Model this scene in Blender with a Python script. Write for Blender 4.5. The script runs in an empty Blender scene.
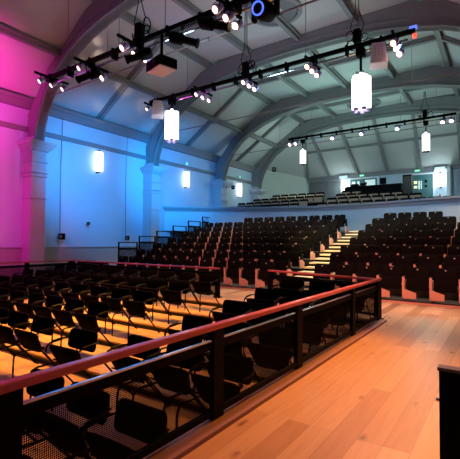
import bpy, bmesh, math, random
from mathutils import Vector, Matrix, Euler
random.seed(7)
C = bpy.context.scene.collection
PI = math.pi
# ------------------------------------------------------------------ helpers
class MB:
    def __init__(s): s.v = []; s.f = []
    def add(s, vs, fs, M=None):
        o = len(s.v)
        s.v += [tuple(M @ Vector(p)) if M else tuple(p) for p in vs]
        s.f += [tuple(i + o for i in f) for f in fs]
        return s
    def box(s, a, b, M=None):
        (x0, y0, z0), (x1, y1, z1) = a, b
        return s.add([(x0,y0,z0),(x1,y0,z0),(x1,y1,z0),(x0,y1,z0),(x0,y0,z1),(x1,y0,z1),(x1,y1,z1),(x0,y1,z1)],
                     [(0,3,2,1),(4,5,6,7),(0,1,5,4),(1,2,6,5),(2,3,7,6),(3,0,4,7)], M)
    def bar(s, p, q, w, h, up=(0,0,1)):
        p = Vector(p); q = Vector(q); d = (q - p).normalized(); up = Vector(up)
        if abs(d.dot(up)) > .95: up = Vector((0,1,0))
        r = d.cross(up).normalized(); u = r.cross(d)
        vs = [e + r*a*w/2 + u*b*h/2 for e in (p, q) for a, b in ((-1,-1),(1,-1),(1,1),(-1,1))]
        return s.add(vs, [(0,1,2,3),(7,6,5,4),(0,4,5,1),(1,5,6,2),(2,6,7,3),(3,7,4,0)])
    def tube(s, pts, r, n=8, caps=True, r1=None):
        pts = [Vector(p) for p in pts]; k = len(pts); vs = []; fs = []; ref = None
        for i, p in enumerate(pts):
            d = (pts[min(i+1,k-1)] - pts[max(i-1,0)]).normalized()
            if ref is None:
                ref = Vector((0,0,1)) if abs(d.z) < .9 else Vector((1,0,0))
            a = d.cross(ref)
            if a.length < 1e-4: a = d.cross(Vector((0,1,0)))
            a.normalize(); b = d.cross(a); ref = -b if False else ref
            rr = r if r1 is None else r + (r1 - r)*i/(k-1)
            for j in range(n):
                t = 2*PI*j/n; vs.append(p + a*math.cos(t)*rr + b*math.sin(t)*rr)
        for i in range(k-1):
            for j in range(n):
                fs.append((i*n+j, i*n+(j+1)%n, (i+1)*n+(j+1)%n, (i+1)*n+j))
        if caps: fs.append(tuple(range(n-1,-1,-1))); fs.append(tuple((k-1)*n+j for j in range(n)))
        return s.add(vs, fs)
    def prism(s, poly, fn0, fn1):
        n = len(poly)
        vs = [fn0(p) for p in poly] + [fn1(p) for p in poly]
        fs = [(i, (i+1)%n, n+(i+1)%n, n+i) for i in range(n)] + [tuple(range(n-1,-1,-1)), tuple(range(n,2*n))]
        return s.add(vs, fs)
    def lathe(s, prof, c=(0,0,0), n=20, M=None, ring=False):
        vs = []; fs = []; c = Vector(c)
        for r, z in prof:
            for j in range(n):
                t = 2*PI*j/n; vs.append(c + Vector((r*math.cos(t), r*math.sin(t), z)))
        for i in range(len(prof)-1):
            for j in range(n): fs.append((i*n+j, i*n+(j+1)%n, (i+1)*n+(j+1)%n, (i+1)*n+j))
        if not ring: fs.append(tuple(range(n-1,-1,-1))); fs.append(tuple((len(prof)-1)*n+j for j in range(n)))
        return s.add(vs, fs, M)
    def pad(s, w, h, t, r=.06, e=.02, M=None, bend=0):
        # upholstered pad: rounded outline in XZ (centred), thickness along Y, soft edge
        out = []
        for cx, cz, a0 in ((w/2-r,h/2-r,0),(-w/2+r,h/2-r,90),(-w/2+r,-h/2+r,180),(w/2-r,-h/2+r,270)):
            for k in range(5):
                a = math.radians(a0 + k*22.5); out.append((cx, cz, math.cos(a), math.sin(a)))
        n = len(out); vs = []; fs = []
        rings = [(-t/2, -e*1.3), (-t/2+e*.4, -e*.35), (-t/2+e*1.2, 0), (t/2-e*1.2, 0), (t/2-e*.4, -e*.35), (t/2, -e*1.3)]
        for y, d in rings:
            for cx, cz, ca, sa in out:
                x = cx + ca*(r+d); z = cz + sa*(r+d); vs.append((x, y + bend*(x/(w/2))**2, z))
        for i in range(len(rings)-1):
            for j in range(n): fs.append((i*n+j, i*n+(j+1)%n, (i+1)*n+(j+1)%n, (i+1)*n+j))
        fs.append(tuple(range(n-1,-1,-1))); fs.append(tuple((len(rings)-1)*n+j for j in range(n)))
        return s.add(vs, fs, M)
    def mesh(s, name, mat, smooth=False):
        me = bpy.data.meshes.new(name); me.from_pydata(s.v, [], s.f); me.update()
        bm = bmesh.new(); bm.from_mesh(me); bmesh.ops.recalc_face_normals(bm, faces=bm.faces); bm.to_mesh(me); bm.free()
        if smooth:
            me.polygons.foreach_set('use_smooth', [True]*len(me.polygons))
            try: me.set_sharp_from_angle(angle=math.radians(40))
            except Exception: pass
        if mat: me.materials.append(mat)
        return me
    def build(s, name, mat, parent=None, smooth=False, loc=None):
        o = bpy.data.objects.new(name, s.mesh(name, mat, smooth)); C.objects.link(o)
        if parent: o.parent = parent
        if loc is not None: o.location = loc
        return o
def tag(o, label=None, cat=None, group=None, kind=None):
    if label: o['label'] = label
    if cat: o['category'] = cat
    if group: o['group'] = group
    if kind: o['kind'] = kind
    return o
def thing(name, label, cat, loc=(0,0,0), rz=0, group=None):
    o = bpy.data.objects.new(name, None); C.objects.link(o); o.location = loc; o.rotation_euler = (0,0,rz)
    return tag(o, label, cat, group)
def struct(name, mb, mat, label=None, smooth=False):
    return tag(mb.build(name, mat, None, smooth), label, None, None, 'structure')
def dup(root, loc, rz=0, label=None, group=None, scale=None):
    r = root.copy(); C.objects.link(r); r.location = loc; r.rotation_euler = (0,0,rz)
    if label: r['label'] = label
    if group: r['group'] = group
    for ch in list(root.children):
        c = ch.copy(); C.objects.link(c); c.parent = r
        for g in list(ch.children):
            d = g.copy(); C.objects.link(d); d.parent = c
    return r
ORD = ['first','second','third','fourth','fifth','sixth','seventh','eighth','ninth','tenth','eleventh','twelfth','thirteenth','fourteenth','fifteenth','sixteenth','seventeenth']
# ------------------------------------------------------------------ materials
def nodes(name):
    m = bpy.data.materials.new(name); m.use_nodes = True; nt = m.node_tree
    return m, nt, nt.nodes['Principled BSDF']
def mat(name, col, rough=.6, metal=0, var=.08, scale=6, bump=0, spec=None):
    m, nt, b = nodes(name)
    b.inputs['Roughness'].default_value = rough; b.inputs['Metallic'].default_value = metal
    if spec is not None: b.inputs['Specular IOR Level'].default_value = spec
    tc = nt.nodes.new('ShaderNodeTexCoord'); nz = nt.nodes.new('ShaderNodeTexNoise'); nz.inputs['Scale'].default_value = scale
    nz.inputs['Detail'].default_value = 4
    mr = nt.nodes.new('ShaderNodeMix'); mr.data_type = 'RGBA'
    c = Vector(col)
    mr.inputs['A'].default_value = (*(c*(1-var)), 1); mr.inputs['B'].default_value = (*[min(1,x) for x in c*(1+var)], 1)
    nt.links.new(tc.outputs['Object'], nz.inputs['Vector']); nt.links.new(nz.outputs['Fac'], mr.inputs['Factor'])
    nt.links.new(mr.outputs['Result'], b.inputs['Base Color'])
    if bump:
        bp = nt.nodes.new('ShaderNodeBump'); bp.inputs['Strength'].default_value = bump; bp.inputs['Distance'].default_value = .01
        n2 = nt.nodes.new('ShaderNodeTexNoise'); n2.inputs['Scale'].default_value = scale*12
        nt.links.new(tc.outputs['Object'], n2.inputs['Vector']); nt.links.new(n2.outputs['Fac'], bp.inputs['Height']); nt.links.new(bp.outputs['Normal'], b.inputs['Normal'])
    return m
def emit(name, col, strength):
    m, nt, b = nodes(name); b.inputs['Base Color'].default_value = (.8,.8,.8,1)
    b.inputs['Emission Color'].default_value = (*col, 1); b.inputs['Emission Strength'].default_value = strength
    return m
def wood_floor(name, rot, c1, c2, rough=.36, plank=(3.1,.19)):
    m, nt, b = nodes(name); N = nt.nodes.new; L = nt.links.new
    tc = N('ShaderNodeTexCoord'); mp = N('ShaderNodeMapping'); mp.inputs['Rotation'].default_value = (0,0,rot)
    L(tc.outputs['Object'], mp.inputs['Vector'])
    br = N('ShaderNodeTexBrick'); br.inputs['Scale'].default_value = 1
    br.inputs['Brick Width'].default_value = plank[0]; br.inputs['Row Height'].default_value = plank[1]
    br.inputs['Mortar Size'].default_value = .0016; br.inputs['Mortar Smooth'].default_value = .3; br.offset = .37; br.offset_frequency = 3
    br.inputs['Color1'].default_value = (0,0,0,1); br.inputs['Color2'].default_value = (1,1,1,1); br.inputs['Mortar'].default_value = (.5,.5,.5,1)
    L(mp.outputs['Vector'], br.inputs['Vector'])
    r = N('ShaderNodeValToRGB'); e = r.color_ramp.elements
    e[0].position = 0; e[0].color = (*[x*.6 for x in c1], 1); e[1].position = 1; e[1].color = (*c2, 1)
    e2 = e.new(.07); e2.color = (*c1, 1)
    L(br.outputs['Color'], r.inputs['Fac'])
    mp2 = N('ShaderNodeMapping'); mp2.inputs['Rotation'].default_value = (0,0,rot); mp2.inputs['Scale'].default_value = (14,1.2,1) if rot else (1.2,14,1)
    L(tc.outputs['Object'], mp2.inputs['Vector'])
    nz = N('ShaderNodeTexNoise'); nz.inputs['Scale'].default_value = 1.6; nz.inputs['Detail'].default_value = 6; nz.inputs['Distortion'].default_value = .6
    L(mp2.outputs['Vector'], nz.inputs['Vector'])
    gr = N('ShaderNodeValToRGB'); gr.color_ramp.elements[0].position = .3; gr.color_ramp.elements[0].color = (.88,.85,.82,1); gr.color_ramp.elements[1].position = .62; gr.color_ramp.elements[1].color = (1,1,1,1)
    L(nz.outputs['Fac'], gr.inputs['Fac'])
    mx = N('ShaderNodeMix'); mx.data_type = 'RGBA'; mx.blend_type = 'MULTIPLY'; mx.inputs['Factor'].default_value = 1
    L(r.outputs['Color'], mx.inputs['A']); L(gr.outputs['Color'], mx.inputs['B'])
    # knots
    mp3 = N('ShaderNodeMapping'); mp3.inputs['Rotation'].default_value = (0,0,rot); mp3.inputs['Scale'].default_value = (2.6,1.1,1) if rot else (1.1,2.6,1)
    L(tc.outputs['Object'], mp3.inputs['Vector'])
    vo = N('ShaderNodeTexVoronoi'); vo.inputs['Scale'].default_value = 1.5; vo.inputs['Randomness'].default_value = 1
    n3 = N('ShaderNodeTexNoise'); n3.inputs['Scale'].default_value = 9; L(mp3.outputs['Vector'], n3.inputs['Vector'])
    ad = N('ShaderNodeMix'); ad.data_type = 'RGBA'; ad.blend_type = 'LINEAR_LIGHT'; ad.inputs['Factor'].default_value = .06
    L(mp3.outputs['Vector'], ad.inputs['A']); L(n3.outputs['Color'], ad.inputs['B']); L(ad.outputs['Result'], vo.inputs['Vector'])
    kr = N('ShaderNodeValToRGB'); kr.color_ramp.elements[0].position = .03; kr.color_ramp.elements[0].color = (.22,.13,.09,1); kr.color_ramp.elements[1].position = .15; kr.color_ramp.elements[1].color = (1,1,1,1)
    L(vo.outputs['Distance'], kr.inputs['Fac'])
    m2 = N('ShaderNodeMix'); m2.data_type = 'RGBA'; m2.blend_type = 'MULTIPLY'; m2.inputs['Factor'].default_value = .85
    L(mx.outputs['Result'], m2.inputs['A']); L(kr.outputs['Color'], m2.inputs['B'])
    # seams
    m3 = N('ShaderNodeMix'); m3.data_type = 'RGBA'; m3.blend_type = 'MIX'; m3.inputs['B'].default_value = (.16,.09,.05,1)
    sc = N('ShaderNodeMath'); sc.operation = 'MULTIPLY'; sc.inputs[1].default_value = .8
    L(br.outputs['Fac'], sc.inputs[0]); L(sc.outputs[0], m3.inputs['Factor']); L(m2.outputs['Result'], m3.inputs['A'])
    L(m3.outputs['Result'], b.inputs['Base Color']); b.inputs['Roughness'].default_value = rough
    b.inputs['Specular IOR Level'].default_value = .35
    return m
def perforated(name, pitch=.012, hole=.41):
    m, nt, b = nodes(name); N = nt.nodes.new; L = nt.links.new
    b.inputs['Base Color'].default_value = (.005,.005,.006,1); b.inputs['Roughness'].default_value = .8
    b.inputs['Specular IOR Level'].default_value = .02
    uv = N('ShaderNodeTexCoord'); sp = N('ShaderNodeSeparateXYZ'); L(uv.outputs['Object'], sp.inputs[0])
    outs = []
    # panels lie in the local XZ plane
    for ax, off in (('X', 0), ('Z', 0)):
        d = N('ShaderNodeMath'); d.operation = 'DIVIDE'; d.inputs[1].default_value = pitch; L(sp.outputs[ax], d.inputs[0])
        p = N('ShaderNodeMath'); p.operation = 'PINGPONG'; p.inputs[1].default_value = .5; L(d.outputs[0], p.inputs[0])
        q = N('ShaderNodeMath'); q.operation = 'POWER'; q.inputs[1].default_value = 2; L(p.outputs[0], q.inputs[0]); outs.append(q)
    a = N('ShaderNodeMath'); a.operation = 'ADD'; L(outs[0].outputs[0], a.inputs[0]); L(outs[1].outputs[0], a.inputs[1])
    lt = N('ShaderNodeMath'); lt.operation = 'LESS_THAN'; lt.inputs[1].default_value = hole*hole; L(a.outputs[0], lt.inputs[0])
    # corners of the cell are holes too (staggered pattern)
    tr = N('ShaderNodeBsdfTransparent'); mx = N('ShaderNodeMixShader'); out = nt.nodes['Material Output']
    L(lt.outputs[0], mx.inputs[0]); L(b.outputs[0], mx.inputs[1]); L(tr.outputs[0], mx.inputs[2]); L(mx.outputs[0], out.inputs['Surface'])
    return m
M = dict(
    wall=mat('blue_tinted_white_plaster', (.47,.61,.76), .7, var=.03, scale=1.2),  # white plaster, tinted blue to deepen the coloured light on it
    dado=mat('grey_dado_paint', (.36,.36,.39), .7, var=.04),
    ceil=mat('ceiling_board', (.46,.50,.52), .85, var=.05, scale=.8),
    rib=mat('grey_painted_steel', (.20,.215,.23), .6, var=.1, scale=2),
    trim=mat('grey_wall_trim', (.20,.21,.24), .6, var=.05),
    pil=mat('pilaster_paint', (.42,.44,.50), .6, var=.04),
    balc=mat('balcony_paint', (.46,.56,.64), .6, var=.03, scale=1),
    balc_ledge=mat('balcony_ledge_paint', (.27,.29,.33), .5, var=.05),
    apse=mat('pale_green_plaster', (.50,.57,.55), .8, var=.03, scale=1),
    panel=mat('charcoal_panel', (.14,.15,.17), .6, var=.1, scale=2),
    floor=wood_floor('maple_floor', PI/2, (.46,.27,.14), (.70,.49,.29)),
    tier=wood_floor('maple_tier', 0, (.66,.42,.22), (.78,.54,.30), plank=(1.4,.13)),
    riser=mat('dark_riser', (.018,.014,.012), .6, var=.2),
    carpet=mat('black_carpet', (.012,.012,.013), .95, var=.2, scale=40),
    tread=mat('pale_stair_tread', (.78,.66,.44), .5, var=.08),
    fabric=mat('black_upholstery', (.0085,.008,.0078), 1.0, var=.25, scale=60, bump=.2, spec=.0),
    vinyl=mat('black_pad', (.0026,.0024,.0024), .75, var=.2, scale=50, bump=.15, spec=.02),
    black=mat('black_paint', (.0025,.0025,.003), .55, var=.2, spec=.05),
    gloss=mat('black_tube', (.002,.002,.002), .4, var=.1, spec=.05),
    chrome=mat('chrome', (.72,.72,.74), .16, 1, var=.02),
    steel=mat('brushed_steel', (.60,.66,.74), .17, 1, var=.05),
    wood=mat('red_oak_handrail', (.60,.11,.10), .2, var=.18, scale=9),
    seatwood=mat('beech_side_panel', (.80,.44,.30), .5, var=.1, scale=8),
    kerb=mat('plum_kerb', (.24,.12,.14), .5, var=.1),
    tan=mat('tan_seat_fabric', (.42,.29,.19), .8, var=.12, scale=20),
    plate=mat('ivory_number_plate', (.45,.43,.38), .5, var=.02),
    wire=mat('steel_wire', (.22,.22,.23), .5, .3),
    white=mat('white_enamel', (.72,.80,.92), .4, var=.03),
    mesh=perforated('perforated_black_steel'),
    red=mat('red_enamel', (.55,.02,.02), .35),
    teal=mat('teal_door_paint', (.07,.19,.22), .5, var=.1),
    skin=mat('skin', (.45,.22,.15), .6), cloth=mat('dark_shirt', (.02,.02,.025), .9), hair=mat('dark_hair', (.015,.01,.008), .6),
    tube=emit('lit_lamp_tube', (1,.98,.93), 2.6),
    tubew=emit('lit_wall_tube', (1,.98,.93), 2.6),
    lens_w=emit('lit_warm_lens', (1,.62,.33), 9),
    lens_v=emit('lit_violet_lens', (1,.62,.46), 5),
    lens_d=emit('dim_lens', (.25,.45,1), .8),
    violet=mat('violet_lit_can', (.42,.38,.80), .35, .2),  # violet light on the cans is painted into their base colour
    blue_e=emit('blue_glow_ring', (.02,.16,1), 1.3),
    green_e=emit('exit_green', (.02,.75,.25), 2.2),
    red_e=emit('red_indicator', (1,.05,.03), 1.6),
    yellow_e=emit('lit_yellow_window', (.85,.9,.25), .9),
    cool_e=emit('lit_cool_window', (.55,.85,.85), .55),
)
# ------------------------------------------------------------------ dimensions
XL, XR, XC = -15.0, 2.0, -6.5
YB, YE, YH = -3.5, 29.0, 24.6
ZS, ZT = 6.95, 9.6          # springing, flat ceiling
KL, KR = -11.0, -2.0
# ------------------------------------------------------------------ floors
fb = MB().box((-2.0,YB,-.3),(XR,8.72,0)); fb.box((XL,8.72,-.3),(XR,YE,0)); fb.box((XL,YB,-.3),(-13.15,8.72,0)); fb.box((-13.15,YB,-.3),(-2.0,.55,0))
struct('floor', fb, M['floor'], 'maple plank walkway floor around the sunken seating')
tiers = [(7.9,8.72,0.0),(6.85,7.9,-.1),(5.8,6.85,-.2),(4.75,5.8,-.3),(3.7,4.75,-.4),(2.65,3.7,-.5),(1.6,2.65,-.6),(.55,1.6,-.7)]
tb = MB(); rb = MB()
for y0, y1, z in tiers:
    tb.box((-13.13,y0-.004,z-.03),(-2.02,y1,z))
    rb.box((-13.13,y0,z-.3),(-2.02,y1,z-.031))
rb.box((-2.02,.55,-1.0),(-2.0,8.72,-.31)); 
struct('floor', tb, M['tier'], 'maple treads of the sunken seating tiers')
struct('floor', rb, M['riser'], 'dark risers of the sunken seating tiers')
# sides of the pit
struct('trim_1', MB().box((-2.019,.55,-1),(-2.001,8.7,-.001)).box((-13.149,.55,-1),(-13.131,8.7,-.001)), M['riser'])
# ------------------------------------------------------------------ walls
wl = MB().box((XL-.3,YB,-.1),(XL,25.4,7.0))
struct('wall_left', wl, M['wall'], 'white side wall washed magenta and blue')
struct('trim_2', MB().box((XL,YB,0),(XL+.05,25.3,1.2)).box((XL,YB,1.2),(XL+.09,25.3,1.24)), M['dado'], 'grey painted lower band of the side wall')
struct('wall_right', MB().box((XR,YB,-.1),(XR+.3,25.4,7.0)), M['dado'])
struct('wall_front', MB().box((XL,YB-.3,-.1),(XR,YB,9.8)), M['panel'])
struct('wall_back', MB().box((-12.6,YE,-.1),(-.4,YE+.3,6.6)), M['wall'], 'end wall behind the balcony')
dg = MB()
for xa, xb in ((XL,-12.6),(XR,-.4)):
    s_ = 1 if xa < XC else -1
    dg.add([(xa,25.4,0),(xb,YE,0),(xb,YE,6.5),(xa,25.4,7.0),(xa-.3*s_,25.4,0),(xb-.3*s_,YE+.3,0),(xb-.3*s_,YE+.3,6.5),(xa-.3*s_,25.4,7.0)],
           [(0,1,2,3),(4,7,6,5),(0,4,5,1),(1,5,6,2),(2,6,7,3),(3,7,4,0)])
struct('wall_corner', dg, M['apse'], 'pale green angled corner wall behind the balcony')
# ceiling
cm = MB()
def slab(q):
    q = [Vector(p) for p in q]; n = len(q); cm.add([tuple(p) for p in q] + [tuple(p + Vector((0,0,.15))) for p in q],
        [tuple(range(n)), tuple(range(2*n-1,n-1,-1))] + [(i,(i+1)%n,n+(i+1)%n,n+i) for i in range(n)])
slab([(XL,YB,ZS),(XL,25.4,ZS),(KL,YH,ZT),(KL,YB,ZT)])
slab([(KL,YB,ZT),(KL,YH,ZT),(KR,YH,ZT),(KR,YB,ZT)])
slab([(KR,YB,ZT),(KR,YH,ZT),(XR,25.4,ZS),(XR,YB,ZS)])
slab([(KL,YH,ZT),(-12.6,YE,6.45),(-.4,YE,6.45),(KR,YH,ZT)])
slab([(KL,YH,ZT),(XL,25.4,ZS),(-12.6,YE,6.45)])
slab([(KR,YH,ZT),(-.4,YE,6.45),(XR,25.4,ZS)])
struct('ceiling', cm, M['ceil'], 'grey boarded vaulted ceiling between dark ribs')
# arch ribs
def arch(Y, n, t=.27):
    outer = [(XL+.02,ZS-.02),(KL,ZT-.02),(KR,ZT-.02),(XR-.02,ZS-.02)]
    inner_l = [(-14.38,5.2),(-14.30,5.75),(-14.1,6.3),(-13.7,6.95),(-13.1,7.55),(-12.4,8.0),(-11.5,8.4),(-10.4,8.68),(-9.2,8.86),(-8.0,8.96),(XC,9.0)]
    inner = inner_l + [(2*XC - x, z) for x, z in reversed(inner_l[:-1])]
    poly = [(XL+.02,5.2)] + outer + [(XR-.02,5.2)] + list(reversed(inner))
    m = MB(); 
    # triangulate as strip quads between outer and inner samples
    def out_z(x):
        if x < KL: return ZS + (x-XL)/(KL-XL)*(ZT-ZS) - .03
        if x > KR: return ZT - (x-KR)/(XR-KR)*(ZT-ZS) - .03
        return ZT - .03
    pts = []
    for x, z in inner:
        # spread foot samples
        xo = x
        if z < 6.95:
            xo = XL+.02 if x < XC else XR-.02; pts.append(((x,z),(xo,z)))
        else:
            pts.append(((x,z),(xo,out_z(x))))
    extra = []
    full = []
    for i,(a,b) in enumerate(pts):
        full.append((a,b))
    fr = MB(); k = len(full)
    for y0, y1, flip in ((Y-t/2, Y+t/2, 0),):
        vs = []; fs = []
        for (a,b) in full: vs += [(a[0],y0,a[1]),(b[0],y0,b[1]),(a[0],y1,a[1]),(b[0],y1,b[1])]
        for i in range(k-1):
            p = 4*i; q = 4*(i+1)
            fs += [(p,q,q+1,p+1),(p+2,p+3,q+3,q+2),(p,p+2,q+2,q),(p+1,q+1,q+3,p+3)]
        fs += [(0,1,3,2),(4*k-4,4*k-2,4*k-1,4*k-3)]
        m.add(vs, fs)
    # flanges along the soffit and a raised rib line
    for i in range(k-1):
        a = full[i][0]; b = full[i+1][0]
        m.bar((a[0],Y,a[1]),(b[0],Y,b[1]), t+.14, .06, up=(0,1,0)) if False else None
        for dz, w, h in ((0,t+.12,.07),(.30,t+.05,.04)):
            m.prism([(0,0),(1,0),(1,1),(0,1)], lambda p, a=a, b=b, dz=dz, w=w, h=h: ((a[0] if p[0]==0 else b[0]), Y-w/2, (a[1] if p[0]==0 else b[1])+dz+(h if p[1] else 0)),
                    lambda p, a=a, b=b, dz=dz, w=w, h=h: ((a[0] if p[0]==0 else b[0]), Y+w/2, (a[1] if p[0]==0 else b[1])+dz+(h if p[1] else 0)))
    return struct('trim_%d' % n, m, M['rib'], 'curved roof arch rib')
AY = [2.1, 8.2, 14.3, 20.2, 24.6]
tn = 3
for Y in AY: arch(Y, tn); tn += 1
# intermediate rafters
def rafter(Y, w=.17, h=.16):
    m = MB()
    P = [(XL,ZS),(KL,ZT),(KR,ZT),(XR,ZS)]
    for a, b in zip(P, P[1:]):
        m.bar((a[0],Y,a[1]-h/2-.01),(b[0],Y,b[1]-h/2-.01), w, h)
        m.bar((a[0],Y,a[1]-.04),(b[0],Y,b[1]-.04), w+.14, .06)
    return m
for Y in (5.15, 11.25, 17.25, 22.4): struct('trim_%d' % tn, rafter(Y), M['rib'], 'straight intermediate ceiling rafter'); tn += 1
def purlin(x, z, tilt, y0=YB, y1=YH, w=.16, h=.22):
    m = MB(); m.bar((x,y0,z-h/2),(x,y1,z-h/2), w, h); m.bar((x,y0,z-.05),(x,y1,z-.05), w+.14, .06); return m
for x, z in ((KL,ZT-.02),(-8.8,ZT-.02),(-6.6,ZT-.02),(-4.35,ZT-.02),(KR,ZT-.02),(-13.0,8.25),(0,8.25)):
    struct('trim_%d' % tn, purlin(x, z, 0), M['rib'], 'long grey ceiling purlin'); tn += 1
# hip rafters at the end
m = MB()
for xa, xb in ((KL,-12.6),(KL+.1,-10.8),(-8.8,-8.75),(-6.6,-6.65),(-4.35,-4.55),(KR-.1,-2.2),(KR,-.4)):
    m.bar((xa,YH,ZT-.1),(xb,YE,6.38), .18, .18)
m.bar((-11.8,26.8,7.92),(-1.2,26.8,7.92), .14, .14); m.bar((KL,YH,ZT-.1),(XL,25.4,ZS-.05), .16, .18)
struct('trim_%d' % tn, m, M['rib'], 'sloping rafters over the balcony end'); tn += 1
# wall beams on both side walls
for xw, s_ in ((XL,1),(XR,-1)):
    m = MB()
    def bx(d, z0, z1): m.box((min(xw,xw+s_*d),YB,z0),(max(xw,xw+s_*d),25.4,z1))
    bx(.26,6.48,6.78); bx(.32,6.72,6.86)
    struct('trim_%d' % tn, m, M['trim'], 'grey cornice beam along the side wall'); tn += 1
    m = MB(); bx(.10,5.62,5.80)
    struct('trim_%d' % tn, m, M['trim'], 'grey picture rail along the side wall'); tn += 1
# pilasters
def pilaster(Y, xw, s_, n):
    m = MB()
    def blk(d, w, z0, z1): m.box((min(xw,xw+s_*d), Y-w/2, z0),(max(xw,xw+s_*d), Y+w/2, z1))
    blk(.62,.56,0,4.95)
    for d, w, z0, z1 in ((.66,.62,3.05,3.09),(.68,.64,3.88,3.93),(.70,.66,4.02,4.06),(.68,.64,4.42,4.48),(.74,.70,4.86,4.92),(.80,.80,4.92,4.98),(.88,.90,4.98,5.06),(.94,1.02,5.06,5.16),(.80,.86,5.16,5.22)):
        blk(d, w, z0, z1)
    blk(.56,.4,5.2,5.4)
    struct('trim_%d' % n, m, M['pil'], 'painted pilaster with stepped capital against the side wall')
for Y in AY:
    pilaster(Y, XL, 1, tn); tn += 1
    pilaster(Y, XR, -1, tn); tn += 1
# ------------------------------------------------------------------ balcony
arcp = [(XL,15.6),(-14,16.55),(-13,17.3),(-12,17.9),(-11,18.4),(-10,18.85),(-9,19.2),(-8,19.42),(-6.9,19.5),(-5.8,19.4),(-4.8,19.15),(-3.85,18.8),(-2.7,18.4),(-1.5,18.0),(.2,17.4),(XR,16.7)]
def strip(prof, mb):
    # prof: (dy, z) outline swept along the balcony curve
    n = len(prof); vs = []; fs = []
    for x, y in arcp: vs += [(x, y+dy, z) for dy, z in prof]
    for i in range(len(arcp)-1):
        for j in range(n): fs.append((i*n+j, i*n+(j+1)%n, (i+1)*n+(j+1)%n, (i+1)*n+j))
    fs += [tuple(range(n-1,-1,-1)), tuple((len(arcp)-1)*n+j for j in range(n))]
    mb.add(vs, fs); return mb
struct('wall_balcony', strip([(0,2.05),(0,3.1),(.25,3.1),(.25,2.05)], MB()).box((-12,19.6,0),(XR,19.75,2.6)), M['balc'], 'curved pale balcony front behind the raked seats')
struct('trim_%d' % tn, strip([(-.16,3.26),(-.16,3.35),(.32,3.35),(.32,3.1),(-.04,3.1),(-.06,3.18),(-.1,3.26)], MB()), M['balc_ledge'], 'darker moulded ledge on top of the balcony front'); tn += 1
fbm = MB()
n = len(arcp)
fbm.add([(x,y+.2,2.7) for x,y in arcp] + [(XR,YE,2.7),(XL,YE,2.7)] + [(x,y+.2,2.8) for x,y in arcp] + [(XR,YE,2.8),(XL,YE,2.8)],
        [tuple(range(n+1,-1,-1)), tuple(range(n+2,2*n+4))] + [(i,(i+1)%(n+2),(n+2)+(i+1)%(n+2),(n+2)+i) for i in range(n+2)])
for y0, z in ((20.4,3.1),(21.4,3.4),(22.4,3.7),(23.4,3.9)):
    fbm.box((XL,y0,2.8),(XR,YE if y0 < 25 else YE,z))
struct('floor', fbm, M['carpet'], 'dark stepped balcony floor')
# end wall joinery
struct('trim_%d' % tn, MB().box((-12.6,YE-.12,6.2),(-.4,YE,6.45)).box((-12.5,YE-.2,6.08),(-9.95,YE,6.2)), M['trim'], 'pale head beam along the end wall'); tn += 1
pn = MB().box((-12.5,YE-.06,3.9),(-10.0,YE-.001,6.1))
for k in range(1, 5): pn.box((-12.5+k*.5-.01,YE-.075,3.9),(-12.5+k*.5+.01,YE-.06,6.1))
tag(pn.build('wall_panel', M['panel']), 'charcoal panelled recess on the end wall left of the balcony lamp', 'wall panel')
def door(name, x0, x1, z1, label, glass):
    f = MB().box((x0-.09,YE-.14,3.9),(x0,YE,z1+.1)).box((x1,YE-.14,3.9),(x1+.09,YE,z1+.1)).box((x0,YE-.14,z1),(x1,YE,z1+.1))
    r = struct(name, f, M['white'], label)
    mid = (x0+x1)/2
    for a, b in ((x0+.01,mid-.01),(mid+.01,x1-.01)):
        l = MB().box((a,YE-.07,3.92),(b,YE-.02,z1-.01)).build('door_leaf', M['teal'], r)
    for gx0, gx1, gz0, gz1, mt in glass:
        MB().box((gx0,YE-.085,gz0),(gx1,YE-.071,gz1)).build('pane', M[mt], r)
    MB().tube([(mid-.08,YE-.1,4.9),(mid-.08,YE-.1,5.3)], .02).build('door_handle', M['steel'], r)
door('door_1', -5.5, -3.83, 6.0, 'teal double door with lit panes at the right of the balcony', [(-4.98,-4.78,5.42,5.6,'yellow_e'),(-4.98,-4.78,5.12,5.28,'yellow_e'),(-4.70,-4.62,5.05,5.6,'cool_e'),(-4.56,-4.50,5.05,5.6,'cool_e'),(-4.32,-4.18,5.45,5.65,'black'),(-4.32,-4.18,5.15,5.3,'black')])
door('door_2', -9.25, -7.35, 6.05, 'teal glazed doorway behind the control desk', [(-9.15,-8.9,4.3,5.9,'cool_e'),(-8.75,-8.6,4.3,5.9,'cool_e'),(-8.2,-7.5,5.2,5.95,'cool_e')])
# right-hand end pieces
struct('trim_%d' % tn, MB().box((-2.95,YE-.9,3.9),(-2.75,YE,6.3)).box((-3.75,YE-.25,6.1),(-2.75,YE,6.25)), M['white'], 'white pier beside the right balcony lamp'); tn += 1
cap = [(-1.78,3.2),(-1.78,4.75),(-1.70,4.93),(-1.52,5.03),(-1.2,5.08),(.6,5.08),(.6,3.2)]
struct('wall_parapet', MB().prism(cap, lambda p:(p[0],19.0,p[1]) if False else (p[0],21.0,p[1]), lambda p:(p[0],21.25,p[1])), M['balc'], 'round-shouldered pale parapet at the right end of the balcony')
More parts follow.
